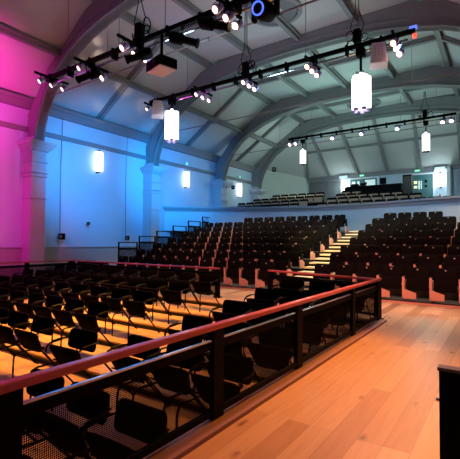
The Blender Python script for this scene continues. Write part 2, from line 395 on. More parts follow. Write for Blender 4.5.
# ------------------------------------------------------------------ guard rails
def rail(label, p, q, z0, top, posts, kerb=False, handrail=True, group=None, panel_top=.685, step=0):
    p = Vector((p[0],p[1],z0)); q = Vector((q[0],q[1],z0)); d = q - p; Ln = d.length; ang = math.atan2(d.y, d.x)
    r = thing('guard_rail', label, 'railing', p, ang, group)
    H = top - z0
    if handrail:
        hr = MB(); hr.prism([(-.036,0),(-.040,-.012),(-.038,-.040),(.038,-.040),(.040,-.012),(.036,0),(.02,.004),(-.02,.004)], lambda a:(-.05,a[0],H-.008+a[1]), lambda a:(Ln+.05,a[0],H-.008+a[1]))
        hr.build('handrail', M['wood'], r)
        MB().box((-.02,-.010,panel_top-.008),(Ln+.02,.010,panel_top+.005)).build('top_bar', M['steel'], r)
    else:
        MB().tube([(0,0,H),(Ln,0,H)], .026).build('top_bar', M['black'], r)
    for t in posts:
        t = min(max(t,.0),Ln)
        pm = MB().box((t-.07,-.025,0),(t+.07,.025,H-.045 if handrail else H)).box((t-.10,-.06,0),(t+.10,.06,.03))
        pm.build('post', M['black'], r)
    pts = sorted(posts)
    for a, b in zip(pts, pts[1:]):
        pm = MB()
        e = .035; zb = .09
        pm.bar((a+e,0,panel_top-.045),(b-e,0,panel_top-.045), .012, .07); pm.bar((a+e,0,zb),(b-e,0,zb), .03, .05)
        fr = pm.build('panel_frame', M['black'], r)
        MB().add([(a+e,0,zb),(b-e,0,zb),(b-e,0,panel_top-.03),(a+e,0,panel_top-.03),(a+e,.006,zb),(b-e,.006,zb),(b-e,.006,panel_top-.03),(a+e,.006,panel_top-.03)],[(0,1,2,3),(7,6,5,4)]).build('mesh_infill', M['mesh'], fr)
    if kerb:
        MB().box((0,-.14,0),(Ln,.075,.035)).build('kerb', M['kerb'], r)
    return r
rail('long perforated guard rail with red timber handrail between the walkway and sunken chairs', (-2.0,.5), (-2.0,7.93), 0, .82, [.0,.50,2.22,3.82,5.84,7.37], kerb=True)
rail('short guard rail behind the chairs, right of the pit opening', (-2.05,8.04), (-4.85,8.83), 0, .80, [.0,1.48,2.93])
rail('long guard rail behind the chairs, left of the pit opening', (-6.33,8.62), (-12.98,8.76), 0, .80, [.0,1.66,3.32,4.98,6.62])
rail('guard rail along the far left side of the sunken chairs', (-13.06,8.7), (-13.06,1.0), 0, .80, [.0,1.6,3.2,4.8,6.4,7.7])
lr = [(11.01,12.05,1.45),(12.14,13.13,1.72),(13.20,14.2,1.97),(14.30,15.29,2.25),(15.42,16.41,2.54),(16.56,17.7,2.81)]
for k, (y0, y1, zt) in enumerate(lr):
    zb = .06 + .265*max(0,int((y0-10.6)/.95))
    r = thing('guard_rail', 'black stepped end rail beside the left raked seats, %s from the bottom' % ORD[k], 'railing', (-13.2,y0,zb), PI/2, 'stepped end rails of the raked seats')
    H = zt - zb; Ln = y1 - y0
    MB().box((0,-.02,H-.04),(Ln,.02,H)).build('top_bar', M['black'], r)
    for t in (.02, Ln-.02): MB().box((t-.025,-.025,0),(t+.025,.025,H)).build('post', M['black'], r)
    fr = MB().box((0,-.015,H-.33),(Ln,.015,H-.25)).box((0,-.015,.05),(Ln,.015,.1)).build('panel_frame', M['black'], r)
    MB().add([(0,0,.05),(Ln,0,.05),(Ln,0,H-.3),(0,0,H-.3),(0,.006,.05),(Ln,.006,.05),(Ln,.006,H-.3),(0,.006,H-.3)],[(0,1,2,3),(7,6,5,4)]).build('mesh_infill', M['mesh'], fr)
# ------------------------------------------------------------------ raked seating platforms and stairs
def platform(x0, x1, rows, label):
    r = thing('seating_platform', label, 'seating platform', ((x0+x1)/2, 10.65, 0))
    w = (x1-x0)/2
    for k in range(rows):
        y = .95*k; z = .06 + .265*k
        MB().box((-w,y,0 if k == 0 else z-.262),(w,.95*rows+.1,z)).build('step', M['carpet'], r)
    MB().box((-w,-.02,0),(w,-.001,.035)).build('front_strip', M['seatwood'], r)
    return r
platform(-13.1, -5.62, 8, 'black stepped platform under the seats left of the stairs')
platform(-4.42, 1.9, 8, 'black stepped platform under the seats right of the stairs')
st = thing('staircase', 'pale timber treads with black risers climbing between the two seat blocks', 'stairs', (-5.02,10.65,0))
for k in range(15):
    y = .475*k; zz = .13 + .1325*k
    MB().box((-.595,y+.02,max(0,zz-.16)),(.595,7.7 if k == 14 else y+.52,zz-.055)).build('riser', M['black'], st)
    MB().box((-.59,y-.01,zz-.055),(.59,7.7 if k == 14 else y+.49,zz)).build('tread', M['tread'], st)
# ------------------------------------------------------------------ tip-up theatre seat
def make_tipup():
    t = thing('theatre_seat', 'x', 'seat')
    Mb = Matrix.Translation((0,.03,.60)) @ Matrix.Rotation(math.radians(-9),4,'X')
    MB().pad(.51,.44,.085,.075,.025,Mb,bend=-.015).build('backrest', M['fabric'], t, True)
    Ms = Matrix.Translation((0,-.085,.41)) @ Matrix.Rotation(math.radians(-6),4,'X')
    MB().pad(.49,.31,.10,.06,.028,Ms).build('seat_cushion', M['fabric'], t, True)
    prof = [(.28,.04),(.28,.585),(.335,.585),(.335,.275),(.60,.19),(.60,.04)]
    MB().prism(prof, lambda p:(p[0],-.15,p[1]), lambda p:(p[0],-.12,p[1])).box((.28,-.12,.004),(.335,.15,.50)).build('side_panel', M['seatwood'], t)
    MB().box((.285,-.15,.585),(.325,.12,.60)).build('armrest', M['black'], t)
    MB().lathe([(.019,0),(.019,.006)], M=Matrix.Translation((0,-.038,.765)) @ Matrix.Rotation(math.radians(81),4,'X'), n=10).build('number_plate', M['plate'], t)
    return t
proto = make_tipup(); used = False
def place_seat(x, y, z, label, group, rz=0):
    global used
    if not used:
        used = True; proto.location = (x,y,z); proto['label'] = label; proto['group'] = group; proto.rotation_euler.z = rz; return proto
    return dup(proto, (x,y,z), rz, label, group)
END = []
for k in range(8):
    y = 10.88 + .95*k; z = .06 + .265*k
    nl = 12 if k < 7 else 9
    for n in range(nl):
        o_ = place_seat(-6.10 - .605*n, y, z, 'black tip-up seat, %s row up left of the stairs, %s from the aisle' % (ORD[k], ORD[n]), 'tip-up seats left of the stairs')
        if n == 0: END.append(o_)
    nr = 7 if k < 7 else 4
    if k == 7: xs = [-3.95 + .57*i for i in range(4)]
    else: xs = [-4.18 + .62*i + (-.1 if k == 0 else 0) for i in range(nr)]
    for n, x in enumerate(xs):
        place_seat(x, y, z, 'black tip-up seat, %s row up right of the stairs, %s from the aisle' % (ORD[k], ORD[n]), 'tip-up seats right of the stairs')
# the seats on the aisle carry a low end panel instead of the full one
endm = MB().prism([(-.14,.004),(-.14,.26),(-.04,.30),(.20,.20),(.20,.004)], lambda p:(.28,p[0],p[1]), lambda p:(.325,p[0],p[1])).mesh('end_panel', M['seatwood'])
blk = MB().prism([(-.10,.30),(-.10,.585),(.02,.585),(.10,.40),(.10,.25)], lambda p:(.285,p[0],p[1]), lambda p:(.32,p[0],p[1])).mesh('arm_support', M['black'])
for o_ in END:
    for c_ in list(o_.children):
        if c_.name.startswith('side_panel'):
            c_.data = endm; a_ = bpy.data.objects.new('arm_support', blk); C.objects.link(a_); a_.parent = o_
# ------------------------------------------------------------------ tip-up stacking armchair
def make_chair():
    # origin at floor level under the front feet, occupant faces -Y, seat pad tipped up
    t = thing('armchair', 'x', 'chair')
    Mb = Matrix.Translation((0,.60,.675)) @ Matrix.Rotation(math.radians(-12),4,'X')
    MB().pad(.55,.26,.05,.06,.018,Mb,bend=-.03).build('backrest', M['vinyl'], t, True)
    # seat: wedge pad from high front edge to low rear edge, narrower towards the rear
    A = Vector((0,.28,.64)); B = Vector((0,.43,.33)); d = (B-A).normalized(); nn = Vector((0,-d.z,d.y)).normalized()
    m = MB(); vs = []; fs = []; L = (B-A).length
    ring = []
    for k in range(10):
        u = k/9; wd = .305 - .09*u
        e = min(u, 1-u)*L; th = .048*min(1,(e+.006)/.045)**.5; wd -= .03*(1-min(1,(e+.004)/.05))
        c = A + (B-A)*u; sec = []
        for a in range(12):
            t_ = 2*PI*a/12; cx = math.copysign(abs(math.cos(t_))**.35, math.cos(t_)); sx = math.copysign(abs(math.sin(t_))**.8, math.sin(t_))
            sec.append(c + Vector((cx*wd,0,0)) + nn*sx*th)
        vs += sec
    for k in range(9):
        for a in range(12): fs.append((k*12+a, k*12+(a+1)%12, (k+1)*12+(a+1)%12, (k+1)*12+a))
    fs += [tuple(range(11,-1,-1)), tuple(9*12+a for a in range(12))]
    m.add(vs, fs); m.build('seat', M['vinyl'], t, True)
    R_ = .0125
    for s_ in (-1,1):
        x = .225*s_
        hoop = [(x,0,0),(x,.01,.33)] + [(x,.01+.08*(1-math.cos(a)),.33+.08*math.sin(a)) for a in (PI/6,PI/3,PI/2)] + [(x,.46,.40)]
        MB().tube(hoop, R_).build('leg', M['gloss'], t, True)
        x = .318*s_
        up = [(x,.70,0),(x,.262,.50)] + [(x,.25+.10*(1-math.cos(a))-.0,.56+.10*math.sin(a)) for a in (0,PI/6,PI/3,PI/2)] + [(x,.50,.675),(x*.84,.61,.68)]
        MB().tube(up, R_).build('leg', M['gloss'], t, True)
        MB().tube([(x,.345,.662),(x,.50,.677)], .019, 8).build('arm_pad', M['gloss'], t, True)
        MB().tube([(x-.02*s_,.30,.632),(x+.012*s_,.30,.632)], .017, 8).build('pivot', M['chrome'], t, True)
        MB().tube([(x,.36,.43),(x*.7,.40,.41),(x*.7,.48,.36)], .010, 6).build('seat_bracket', M['gloss'], t, True)
    MB().tube([(-.225,.40,.40),(.225,.40,.40)], .011).build('crossbar', M['gloss'], t, True)
    return t
ch = make_chair(); first = True
def put_chair(x, y, z, rz, lab, grp):
    global first
    if first: first = False; ch.location = (x,y,z); ch.rotation_euler.z = rz; ch['label'] = lab; ch['group'] = grp
    else: dup(ch, (x,y,z), rz, lab, grp)
for rown, (y0, y1, z) in enumerate(tiers[1:]):
    for n in range(3):
        put_chair(-2.385 - .66*n + random.uniform(-.01,.01), y1 - (.78 if y1 != 2.65 else 1.02) + random.uniform(-.02,.02), z, random.uniform(-.02,.02),
                  'black armchair right of the aisle, %s pit row from the back, %s from the rail' % (ORD[rown], ORD[n]), 'black armchairs right of the pit aisle')
    for n in range(10):
        put_chair(-5.93 - .69*n + random.uniform(-.02,.02), y1 - .78 + random.uniform(-.02,.02), z, random.uniform(-.025,.025),
                  'black armchair left of the aisle, %s pit row from the back, %s from aisle' % (ORD[rown], ORD[n]), 'black armchairs left of the pit aisle')
put_chair(-4.62, 2.72, -.5, .03, 'lone black tip-up armchair standing in the pit aisle', 'black armchairs left of the pit aisle')
# ------------------------------------------------------------------ balcony seats
def make_bseat():
    t = thing('balcony_seat', 'x', 'seat')
    MB().pad(.54,.40,.09,.06,.025,Matrix.Translation((0,.06,.62)) @ Matrix.Rotation(math.radians(-8),4,'X')).build('backrest', M['fabric'], t, True)
    MB().pad(.50,.30,.06,.05,.02,Matrix.Translation((0,.0,.55)) @ Matrix.Rotation(math.radians(-8),4,'X')).build('back_pad', M['tan'], t, True)
    MB().pad(.50,.42,.09,.05,.025,Matrix.Translation((0,-.18,.40)) @ Matrix.Rotation(math.radians(86),4,'X')).build('seat_cushion', M['tan'], t, True)
    MB().box((-.24,-.12,.005),(.24,.08,.37)).build('base', M['black'], t)
    return t
bs = make_bseat(); bfirst = True
def place_b(x, y, z, lab, grp):
    global bfirst
    if bfirst: bfirst = False; bs.location = (x,y,z); bs['label'] = lab; bs['group'] = grp; return
    dup(bs, (x,y,z), 0, lab, grp)
for r_, (y, z, xa, nn) in enumerate(((19.95,2.8,-14.3,9),(20.95,3.1,-13.6,8),(21.95,3.4,-13.1,8),(22.9,3.7,-12.2,6))):
    for i in range(nn): place_b(xa + .6*i, y, z, 'dark balcony seat with tan pad, left block %s row, %s from the left' % (ORD[r_], ORD[i]), 'balcony seats in the left block')
for r_, (y, z, xa, nn) in enumerate(((20.3,2.8,-8.05,11),(20.95,3.1,-7.75,8),(21.95,3.4,-7.6,6),(22.9,3.7,-7.6,2))):
    for i in range(nn): place_b(xa + .6*i, y, z, 'dark balcony seat with tan pad, right block %s row, %s from the left' % (ORD[r_], ORD[i]), 'balcony seats in the right block')
# control desk and operator
d = thing('control_desk', 'long black control desk at the back of the balcony', 'desk', (-6.4,23.6,3.9))
MB().box((-1.5,-.05,0),(1.7,0,.85)).build('front_panel', M['black'], d)
MB().box((-1.5,-.05,.85),(1.7,.7,.9)).build('desktop', M['black'], d)
for x in (-1.45,1.65): MB().box((x-.03,0,0),(x+.03,.65,.85)).build('side_panel', M['black'], d)
def equip(x, w, h, lab, y=23.75):
    t = thing('desk_monitor', lab, 'monitor', (x,y+.1,4.8))
    MB().box((-w/2,0,.06),(w/2,.05,h)).build('screen', M['black'], t); MB().box((-.08,-.02,0),(.08,.12,.02)).box((-.02,.05,.02),(.02,.07,.1)).build('stand', M['black'], t)
equip(-5.75,.35,.42,'black monitor at the right end of the balcony desk'); equip(-6.9,.3,.2,'low black console screen left of the seated operator')
t = thing('equipment_rack', 'tall black equipment rack at the right end of the control desk', 'rack', (-4.85,24.5,3.9)) if False else thing('equipment_rack', 'tall black equipment rack beside the teal balcony door', 'rack', (-4.42,23.8,3.9))
MB().box((-.22,-.2,0),(.22,.3,1.35)).build('cabinet', M['black'], t); MB().box((-.19,-.21,.2),(.19,-.2,1.25)).build('front_panel', M['riser'], t)
t = thing('office_chair', 'high-backed black office chair behind the left end of the control desk', 'chair', (-8.1,26.0,3.9))
MB().pad(.6,.75,.1,.15,.03,Matrix.Translation((0,.22,1.05))).build('backrest', M['fabric'], t, True); MB().pad(.5,.5,.1,.08,.03,Matrix.Translation((0,0,.5)) @ Matrix.Rotation(PI/2,4,'X')).build('seat', M['fabric'], t, True)
MB().tube([(0,0,.06),(0,0,.46)], .03).build('stem', M['black'], t); b_ = MB()
for k in range(5): b_.tube([(0,0,.08),(.28*math.cos(k*1.257),.28*math.sin(k*1.257),.03)], .02)
b_.build('base', M['black'], t)
def person(loc):
    J = {'pel':(0,0,.52),'waist':(0,.02,.68),'chest':(0,.02,.92),'neck':(0,0,1.10),'hd':(0,-.03,1.2),'top':(0,-.02,1.32),
         'shl':(.19,.02,1.02),'ell':(.24,-.08,.78),'wrl':(.14,-.30,.80),'hal':(.12,-.37,.80),'shr':(-.19,.02,1.02),'elr':(-.24,-.08,.78),'wrr':(-.14,-.30,.80),'har':(-.12,-.37,.80),
         'hl':(.1,-.02,.50),'kl':(.14,-.42,.50),'al':(.14,-.42,.08),'fl':(.14,-.56,.04),'hr':(-.1,-.02,.50),'kr':(-.14,-.42,.50),'ar':(-.14,-.42,.08),'fr':(-.14,-.56,.04)}
    E = [('pel','waist'),('waist','chest'),('chest','neck'),('neck','hd'),('hd','top'),('chest','shl'),('shl','ell'),('ell','wrl'),('wrl','hal'),('chest','shr'),('shr','elr'),('elr','wrr'),('wrr','har'),
         ('pel','hl'),('hl','kl'),('kl','al'),('al','fl'),('pel','hr'),('hr','kr'),('kr','ar'),('ar','fr')]
    Rr = {'pel':.14,'waist':.12,'chest':.15,'neck':.055,'hd':.085,'top':.075,'shl':.065,'shr':.065,'ell':.042,'elr':.042,'wrl':.028,'wrr':.028,'hal':.03,'har':.03,'hl':.09,'hr':.09,'kl':.06,'kr':.06,'al':.04,'ar':.04,'fl':.035,'fr':.035}
    ks = list(J); me = bpy.data.meshes.new('person'); me.from_pydata([J[k] for k in ks], [(ks.index(a),ks.index(b)) for a,b in E], []); me.update()
    o = bpy.data.objects.new('person', me); C.objects.link(o); o.location = loc
    o.modifiers.new('s','SKIN'); 
    for k, sv in zip(ks, me.skin_vertices[0].data): sv.radius = (Rr[k],Rr[k]); sv.use_root = (k == 'pel')
    sb = o.modifiers.new('u','SUBSURF'); sb.levels = 2; sb.render_levels = 2
    me.materials.append(M['skin'])
    tag(o, 'person in dark clothes seated behind the balcony control desk', 'person')
    MB().lathe([(.06,-.02),(.095,0),(.105,.05),(.09,.10),(.05,.125),(.01,.13)], c=(0,0,1.24), n=14).build('hair', M['hair'], o, True)
    MB().lathe([(.17,.50),(.165,.62),(.175,.85),(.20,.98),(.15,1.06),(.07,1.10)], c=(0,.015,0), n=18).build('shirt', M['cloth'], o, True)
    for s_ in (-1,1): MB().tube([(.19*s_,.02,1.02),(.24*s_,-.08,.78),(.17*s_,-.24,.79)], .062, 10, r1=.042).build('sleeve', M['cloth'], o, True)
    hb = MB().lathe([(.012,-.012),(.014,0),(.012,.012)], c=(.035,-.118,1.235), n=8).lathe([(.012,-.012),(.014,0),(.012,.012)], c=(-.035,-.118,1.235), n=8)
    hb.build('eyes', M['hair'], o)
    return o
person((-7.35,26.0,4.0))
t = thing('stool', 'low black stool under the seated operator', 'stool', (-7.35,26.0,3.9))
MB().lathe([(.17,.40),(.19,.42),(.19,.46),(.16,.48)], n=16).build('seat', M['fabric'], t, True); MB().tube([(0,0,.03),(0,0,.41)], .03).lathe([(.2,0),(.2,.03)], n=14).build('base', M['black'], t)
t = thing('fire_extinguisher', 'red fire extinguisher on the end wall under the right balcony lamp', 'fire extinguisher', (-3.42,28.84,4.05))
MB().lathe([(.07,0),(.09,.02),(.09,.42),(.05,.5),(.03,.52)], n=14).build('cylinder', M['red'], t, True); MB().lathe([(.03,.52),(.03,.58)], n=8).box((-.02,-.12,.57),(.02,.02,.6)).build('valve', M['black'], t)
t = MB().box((-.06,-.03,-.05),(.06,0,.05)).build('fire_call_point', M['red_e'], loc=(-3.72,28.99,5.12)); tag(t, 'small red fire call point beside the teal balcony door', 'call point')
# ------------------------------------------------------------------ lamps
def tube_cluster(t, R, z0, z1, nt, matn, capm):
    q = R/.17
    for k in range(nt):
        a = 2*PI*k/nt + .4; x = R*math.cos(a); y = R*math.sin(a)
        MB().lathe([(.06*q,z0),(.105*q,z0+.03),(.105*q,z1-.03),(.06*q,z1)], c=(x,y,0), n=12).build('lamp_tube', M[matn], t, True)
        MB().lathe([(.05,z0-.07),(.07,z0-.04),(.07,z0)], c=(x,y,0), n=10).build('end_cap', M[capm], t, True)
        MB().tube([(x,y,z1),(x,y,z1+.07),(x*.9,y*.9,z1+.10),(x*.3,y*.3,z1+.09),(0,0,z1+.07)], .010, 6).build('bracket', M['black'], t)
def pendant(x, y, ztop, z1, z0, label, R=.17):
    if y > 15: R = .12
    t = thing('pendant_lamp', label, 'lamp', (x,y,0), 0, 'tube pendants')
    MB().tube([(0,0,z1+.05),(0,0,ztop)], .035).build('stem', M['black'], t)
    MB().box((-.11,-.11,ztop-.22),(.11,.11,ztop)).build('hanging_box', M['black'], t)
    MB().tube([(0,0,z0+.02),(0,0,z1+.1)], .05, 10).build('core', M['tube'], t)
    tube_cluster(t, R, z0, z1, 5, 'tube', 'violet' if y < 15 else 'black')
    return t
pendant(-10.36,11.1,6.9,6.42,5.32,'glowing tube pendant under the left end of the middle lighting bar')
pendant(-3.25,11.1,6.9,6.12,5.20,'largest glowing tube pendant, hanging below the right part of the middle lighting bar')
pendant(-10.35,23,7.9,7.22,6.36,'glowing tube pendant under the left end of the farthest lighting bar')
pendant(-3.36,23,7.9,7.22,6.30,'glowing tube pendant under the right end of the farthest lighting bar')
def wall_lamp(x, y, z, label, nx, ny):
    t = thing('wall_lamp', label, 'lamp', (x,y,z), math.atan2(ny,nx), 'tube wall lamps'); t.scale = (.85,.85,.85)
    MB().box((0,-.06,-.60),(.03,.06,.60)).build('back_plate', M['black'], t)
    for z_ in (-.58,.54): MB().box((0,-.07,z_),(.22,.07,z_+.05)).build('bracket', M['black'], t)
    for s_ in (-1,1): MB().lathe([(.08,-.52),(.12,-.48),(.12,.48),(.08,.52)], c=(.17,s_*.11,0), n=14).build('lamp_tube', M['tubew'], t, True)
    return t
wall_lamp(XL,11.24,5.02,'bright white tube lamp on the blue wall, nearest of the wall lamps',1,0)
wall_lamp(XL,17.2,5.02,'bright white tube lamp on the blue wall above the balcony end',1,0)
wall_lamp(XL,22.7,5.02,'bright white tube lamp on the side wall behind the balcony seats',1,0)
wall_lamp(-9.72,YE,5.65,'bright white tube lamp on the end wall beside the charcoal panel',0,-1)
wall_lamp(-3.38,YE,5.55,'bright white tube lamp on the end wall right of the teal door',0,-1)
# exit signs, boxes
def sign(x, y, z, label, rz=0, w=.16, h=.09, m_='green_e', nm='exit_sign', cat='sign'):
    t = thing(nm, label, cat, (x,y,z), rz)
    MB().box((-w/2-.02,-.04,-h/2-.02),(w/2+.02,0,h/2+.02)).build('housing', M['white'], t); MB().box((-w/2,-.05,-h/2),(w/2,-.04,h/2)).build('lit_face', M[m_], t)
sign(-4.75,YE-.14,6.28,'small green lit exit sign above the teal balcony door', w=.28,h=.08)
sign(-8.4,YE-.14,6.28,'small green lit exit sign above the control desk doorway', w=.26,h=.08)
sign(XL+.1,17.2,5.9,'small green light above the middle wall lamp', PI/2, .10,.12)
sign(XL+.1,22.7,5.9,'small green light above the wall lamp behind the balcony seats', PI/2, .10,.12)
for x, lab in ((-9.72,'white emergency light box above the left end wall lamp'),(-3.4,'white emergency light box above the right end wall lamp')):
    t = tag(MB().box((-.3,-.12,-.1),(.3,0,.1)).build('emergency_light', M['white'], loc=(x,YE-.17,6.28)), lab, 'light')
# small black wall speakers and their drop cables
def wspk(x, y, z, label, s=.14, cable=None):
    t = thing('wall_speaker', label, 'speaker', (x,y,z), .5)
    MB().pad(s*1.5,s*1.7,s*1.2,.03,.015).build('cabinet', M['black'], t, True); MB().lathe([(s*.45,0),(s*.35,.01),(s*.1,.02)], M=Matrix.Translation((0,-s*.6,0)) @ Matrix.Rotation(PI/2,4,'X'), n=12).build('driver', M['panel'], t, True)
    MB().tube([(0,0,0),(-s*1.1,s*.4,0)], .015).build('bracket', M['black'], t)
    if cable:
        tag(MB().tube([(0,0,0),(-.05,0,(cable-z)*.5),(0,.02,cable-z)], .012, 6).build('speaker_cable', M['wire'], loc=(x-.12,y,z+.15)), 'thin cable dropping down the blue wall ' + ('left of the nearest lamp' if y < 11 else 'beside the second pilaster'), 'cable')
wspk(XL+.2,9.46,1.66,'black speaker low on the blue wall, left of the nearest lamp',.15,6.3)
wspk(XL+.15,10.74,2.24,'tiny black speaker halfway up the blue wall',.08)
wspk(XL+.2,12.87,1.64,'black speaker low on the blue wall beside the second pilaster',.12,6.3)
wspk(XL+.75,21.0,4.95,'black speaker near the third pilaster behind the balcony',.14)
wspk(-13.4,24.9,6.6,'black speaker under the last arch at the balcony corner',.18)
# ceiling vents
for x, y, lab in ((XC-.05,12.2,'round dark vent in the nearest ceiling bay'),(XC-.2,23.4,'round dark vent in the farthest ceiling bay')):
    t = thing('ceiling_vent', lab, 'vent', (x,y,ZT-.02), 0)
    MB().lathe([(.95,0),(.95,-.05),(.80,-.07),(.78,-.03),(.78,0)], n=32, ring=True).build('ring', M['rib'], t, True)
    MB().lathe([(.76,-.01),(.76,-.045),(.3,-.05),(.29,-.01)], n=32, ring=True).build('grille', M['panel'], t, True)
# ------------------------------------------------------------------ lighting bars
def light_bar(x0, x1, y, z, label, hang):
    t = thing('lighting_bar', label, 'lighting bar', (0,y,z))
    MB().bar((x0,0,0),(x1,0,0), .09, .11).build('rail', M['black'], t)
    MB().tube([(x0+.15,.10,-.14),(x1-.2,.10,-.14)], .028).build('conduit', M['steel'], t)
    k = 0; x = x0+.3
    while x < x1:
        MB().box((x-.03,-.06,-.18),(x+.03,.13,.09)).build('clamp', M['black'], t); x += .95
    for hx in hang:
        MB().tube([(hx,0,0),(hx,0,ZT-.1-z)], .010, 6).build('hanger', M['wire'], t)
    return t
light_bar(-11.35,-1.9,6.6,6.33,'nearest black lighting bar, crossing the upper left of the hall',(-10.2,-8.0,-6.4,-4.2))
light_bar(-11.55,-1.85,11.1,7.0,'middle black lighting bar carrying two tube pendants',(-9.6,-7.05,-4.9,-3.3))
light_bar(-11.35,-1.95,23.0,8.05,'farthest black lighting bar above the balcony',(-9.8,-6.6,-4.6,-3.4))
def make_par():
    t = thing('stage_light', 'x', 'stage light')
    R_ = Matrix.Rotation(math.radians(-118),4,'X')     # lens points toward -Y and down
    A = Matrix.Translation((0,0,-.22)) @ Matrix.Rotation(math.radians(-52),4,'X')
    MB().lathe([(.04,.17),(.075,.15),(.085,.04),(.105,.0),(.105,-.05),(.09,-.05)], M=A @ Matrix.Identity(4), n=16).build('can', M['violet'], t, True)
    MB().lathe([(.01,-.035),(.088,-.035),(.088,-.045),(.05,-.058),(.01,-.062)], M=A, n=16).build('lens', M['lens_w'], t, True)
    MB().tube([(-.11,0,-.22),(-.11,0,-.06),(.11,0,-.06),(.11,0,-.22)], .010, 6).tube([(0,0,-.06),(0,0,.07)], .014, 6).build('yoke', M['black'], t)
    return t
par = make_par(); pfirst = True
par_b = make_par()
for c_ in par_b.children:
    if c_.name.startswith('lens'): c_.data = c_.data.copy(); c_.data.materials[0] = M['lens_v']
bfirst2 = True
def put_par(x, y, z, rz, label, group, v=False, s=1):
    global pfirst, bfirst2
    if v:
        if bfirst2: bfirst2 = False; o = par_b; o.location = (x,y,z); o.rotation_euler.z = rz; o['label'] = label; o['group'] = group
        else: o = dup(par_b, (x,y,z), rz, label, group)
    else:
        if pfirst: pfirst = False; o = par; o.location = (x,y,z); o.rotation_euler.z = rz; o['label'] = label; o['group'] = group
        else: o = dup(par, (x,y,z), rz, label, group)
    if s != 1: o.scale = (s,s,s)
def crossbar(x, y, z, label, ln=1.15):
    tag(MB().bar((0,-ln/2,0),(0,ln/2,0), .06, .06).box((-.04,-.05,0),(.04,.05,.12)).build('crossbar', M['black'], loc=(x,y,z)), label, 'crossbar', 'short crossbars on the lighting bars')
POS = ['nearest','middle','farthest']
def cluster(x, y, z, where, v=False, n=3, sp=.40, s=1):
    crossbar(x, y, z-.12, 'short black crossbar holding stage lights ' + where, sp*(n-1)+.35)
    for k in range(n):
        put_par(x, y+(k-(n-1)/2)*sp, z-.14, -.35, '%s lit stage light of the cluster %s' % (POS[k] if n == 3 else ('near' if k == 0 else 'far'), where), 'lit stage lights', v, s)
cluster(-11.0,6.62,6.42,'at the left end of the nearest bar', True, s=.82, sp=.36)
cluster(-9.1,6.6,6.33,'left of centre on the nearest bar', True, s=.82, sp=.36)
cluster(-7.35,6.55,6.4,'left of the projector on the nearest bar', False, s=.95, sp=.36)
cluster(-4.62,6.55,6.42,'at the top edge, on the nearest bar', False, s=.95, sp=.36)
cluster(-11.5,11.1,7.0,'at the left end of the middle bar', True, 2, .35)
cluster(-8.85,11.1,7.0,'left of centre on the middle bar', True, 3, .36, .9)
cluster(-6.9,11.1,7.0,'at the centre of the middle bar', False, 3, .34, .9)
cluster(-4.68,11.1,6.97,'left of the big pendant on the middle bar', False, 3, .36)
cluster(-2.3,11.1,7.0,'at the right end of the middle bar', False, 3, .36, .95)
for x, w in ((-11.2,'at the left tip of the farthest bar'),(-10.8,'beside the left tip of the farthest bar'),(-8.4,'left of centre on the farthest bar'),(-6.68,'at the centre of the farthest bar'),(-4.75,'left of the right pendant on the farthest bar'),(-2.55,'right of the right pendant on the farthest bar'),(-2.15,'at the right tip of the farthest bar')):
    put_par(x, 22.95, 7.98, -.35, 'small lit stage light ' + w, 'lit stage lights', False, 1.25)
# profile spots
def make_profile():
    t = thing('profile_spotlight', 'x', 'stage light')
    A = Matrix.Translation((0,0,-.34)) @ Matrix.Rotation(math.radians(-74),4,'X')
    MB().lathe([(.10,.30),(.13,.26),(.13,.02),(.085,-.02),(.085,-.30),(.105,-.32),(.105,-.36),(.09,-.36)], M=A, n=16).build('body', M['black'], t, True)
    MB().lathe([(.01,-.34),(.088,-.345),(.088,-.355),(.01,-.357)], M=A, n=16).build('lens', M['lens_d'], t, True)
    MB().tube([(-.15,0,-.34),(-.15,0,-.12),(.15,0,-.12),(.15,0,-.34)], .012, 6).tube([(0,0,-.12),(0,0,.05)], .018, 6).build('yoke', M['black'], t)
    return t
pr = make_profile(); pr.location = (-9.2,6.6,6.30); pr.rotation_euler.z = -1.15; pr['label'] = 'black profile spotlight with blue lens under the left crossbar'; pr['group'] = 'black profile spotlights'
for x, rz, lab in ((-7.22,-1.0,'black profile spotlight left of the projector'),(-5.85,2.1,'black profile spotlight right of the projector'),(-5.0,1.9,'black profile spotlight near the top edge stage lights')):
    dup(pr, (x,6.6,6.32 if x < -5.5 else 6.4), rz, lab, 'black profile spotlights')
# projector
t = pj = thing('projector', 'black ceiling projector with pale underside on a pole under the nearest bar', 'projector', (-6.5,6.6,5.42), -.25)
MB().box((-.42,-.32,.02),(.42,.32,.27)).box((-.36,-.26,.27),(.36,.26,.30)).build('body', M['black'], t)
MB().box((-.40,-.30,0),(.40,.30,.02)).build('underside', M['white'], t)
MB().lathe([(.10,0),(.10,.04),(.07,.05)], M=Matrix.Translation((.15,-.32,.15)) @ Matrix.Rotation(PI/2,4,'X'), n=14).build('lens', M['gloss'], t, True)
MB().tube([(0,0,.28),(0,0,1.02)], .05).box((-.12,-.1,.28),(.12,.1,.31)).build('pole', M['black'], t)
pj.scale = (.72,.72,.9)
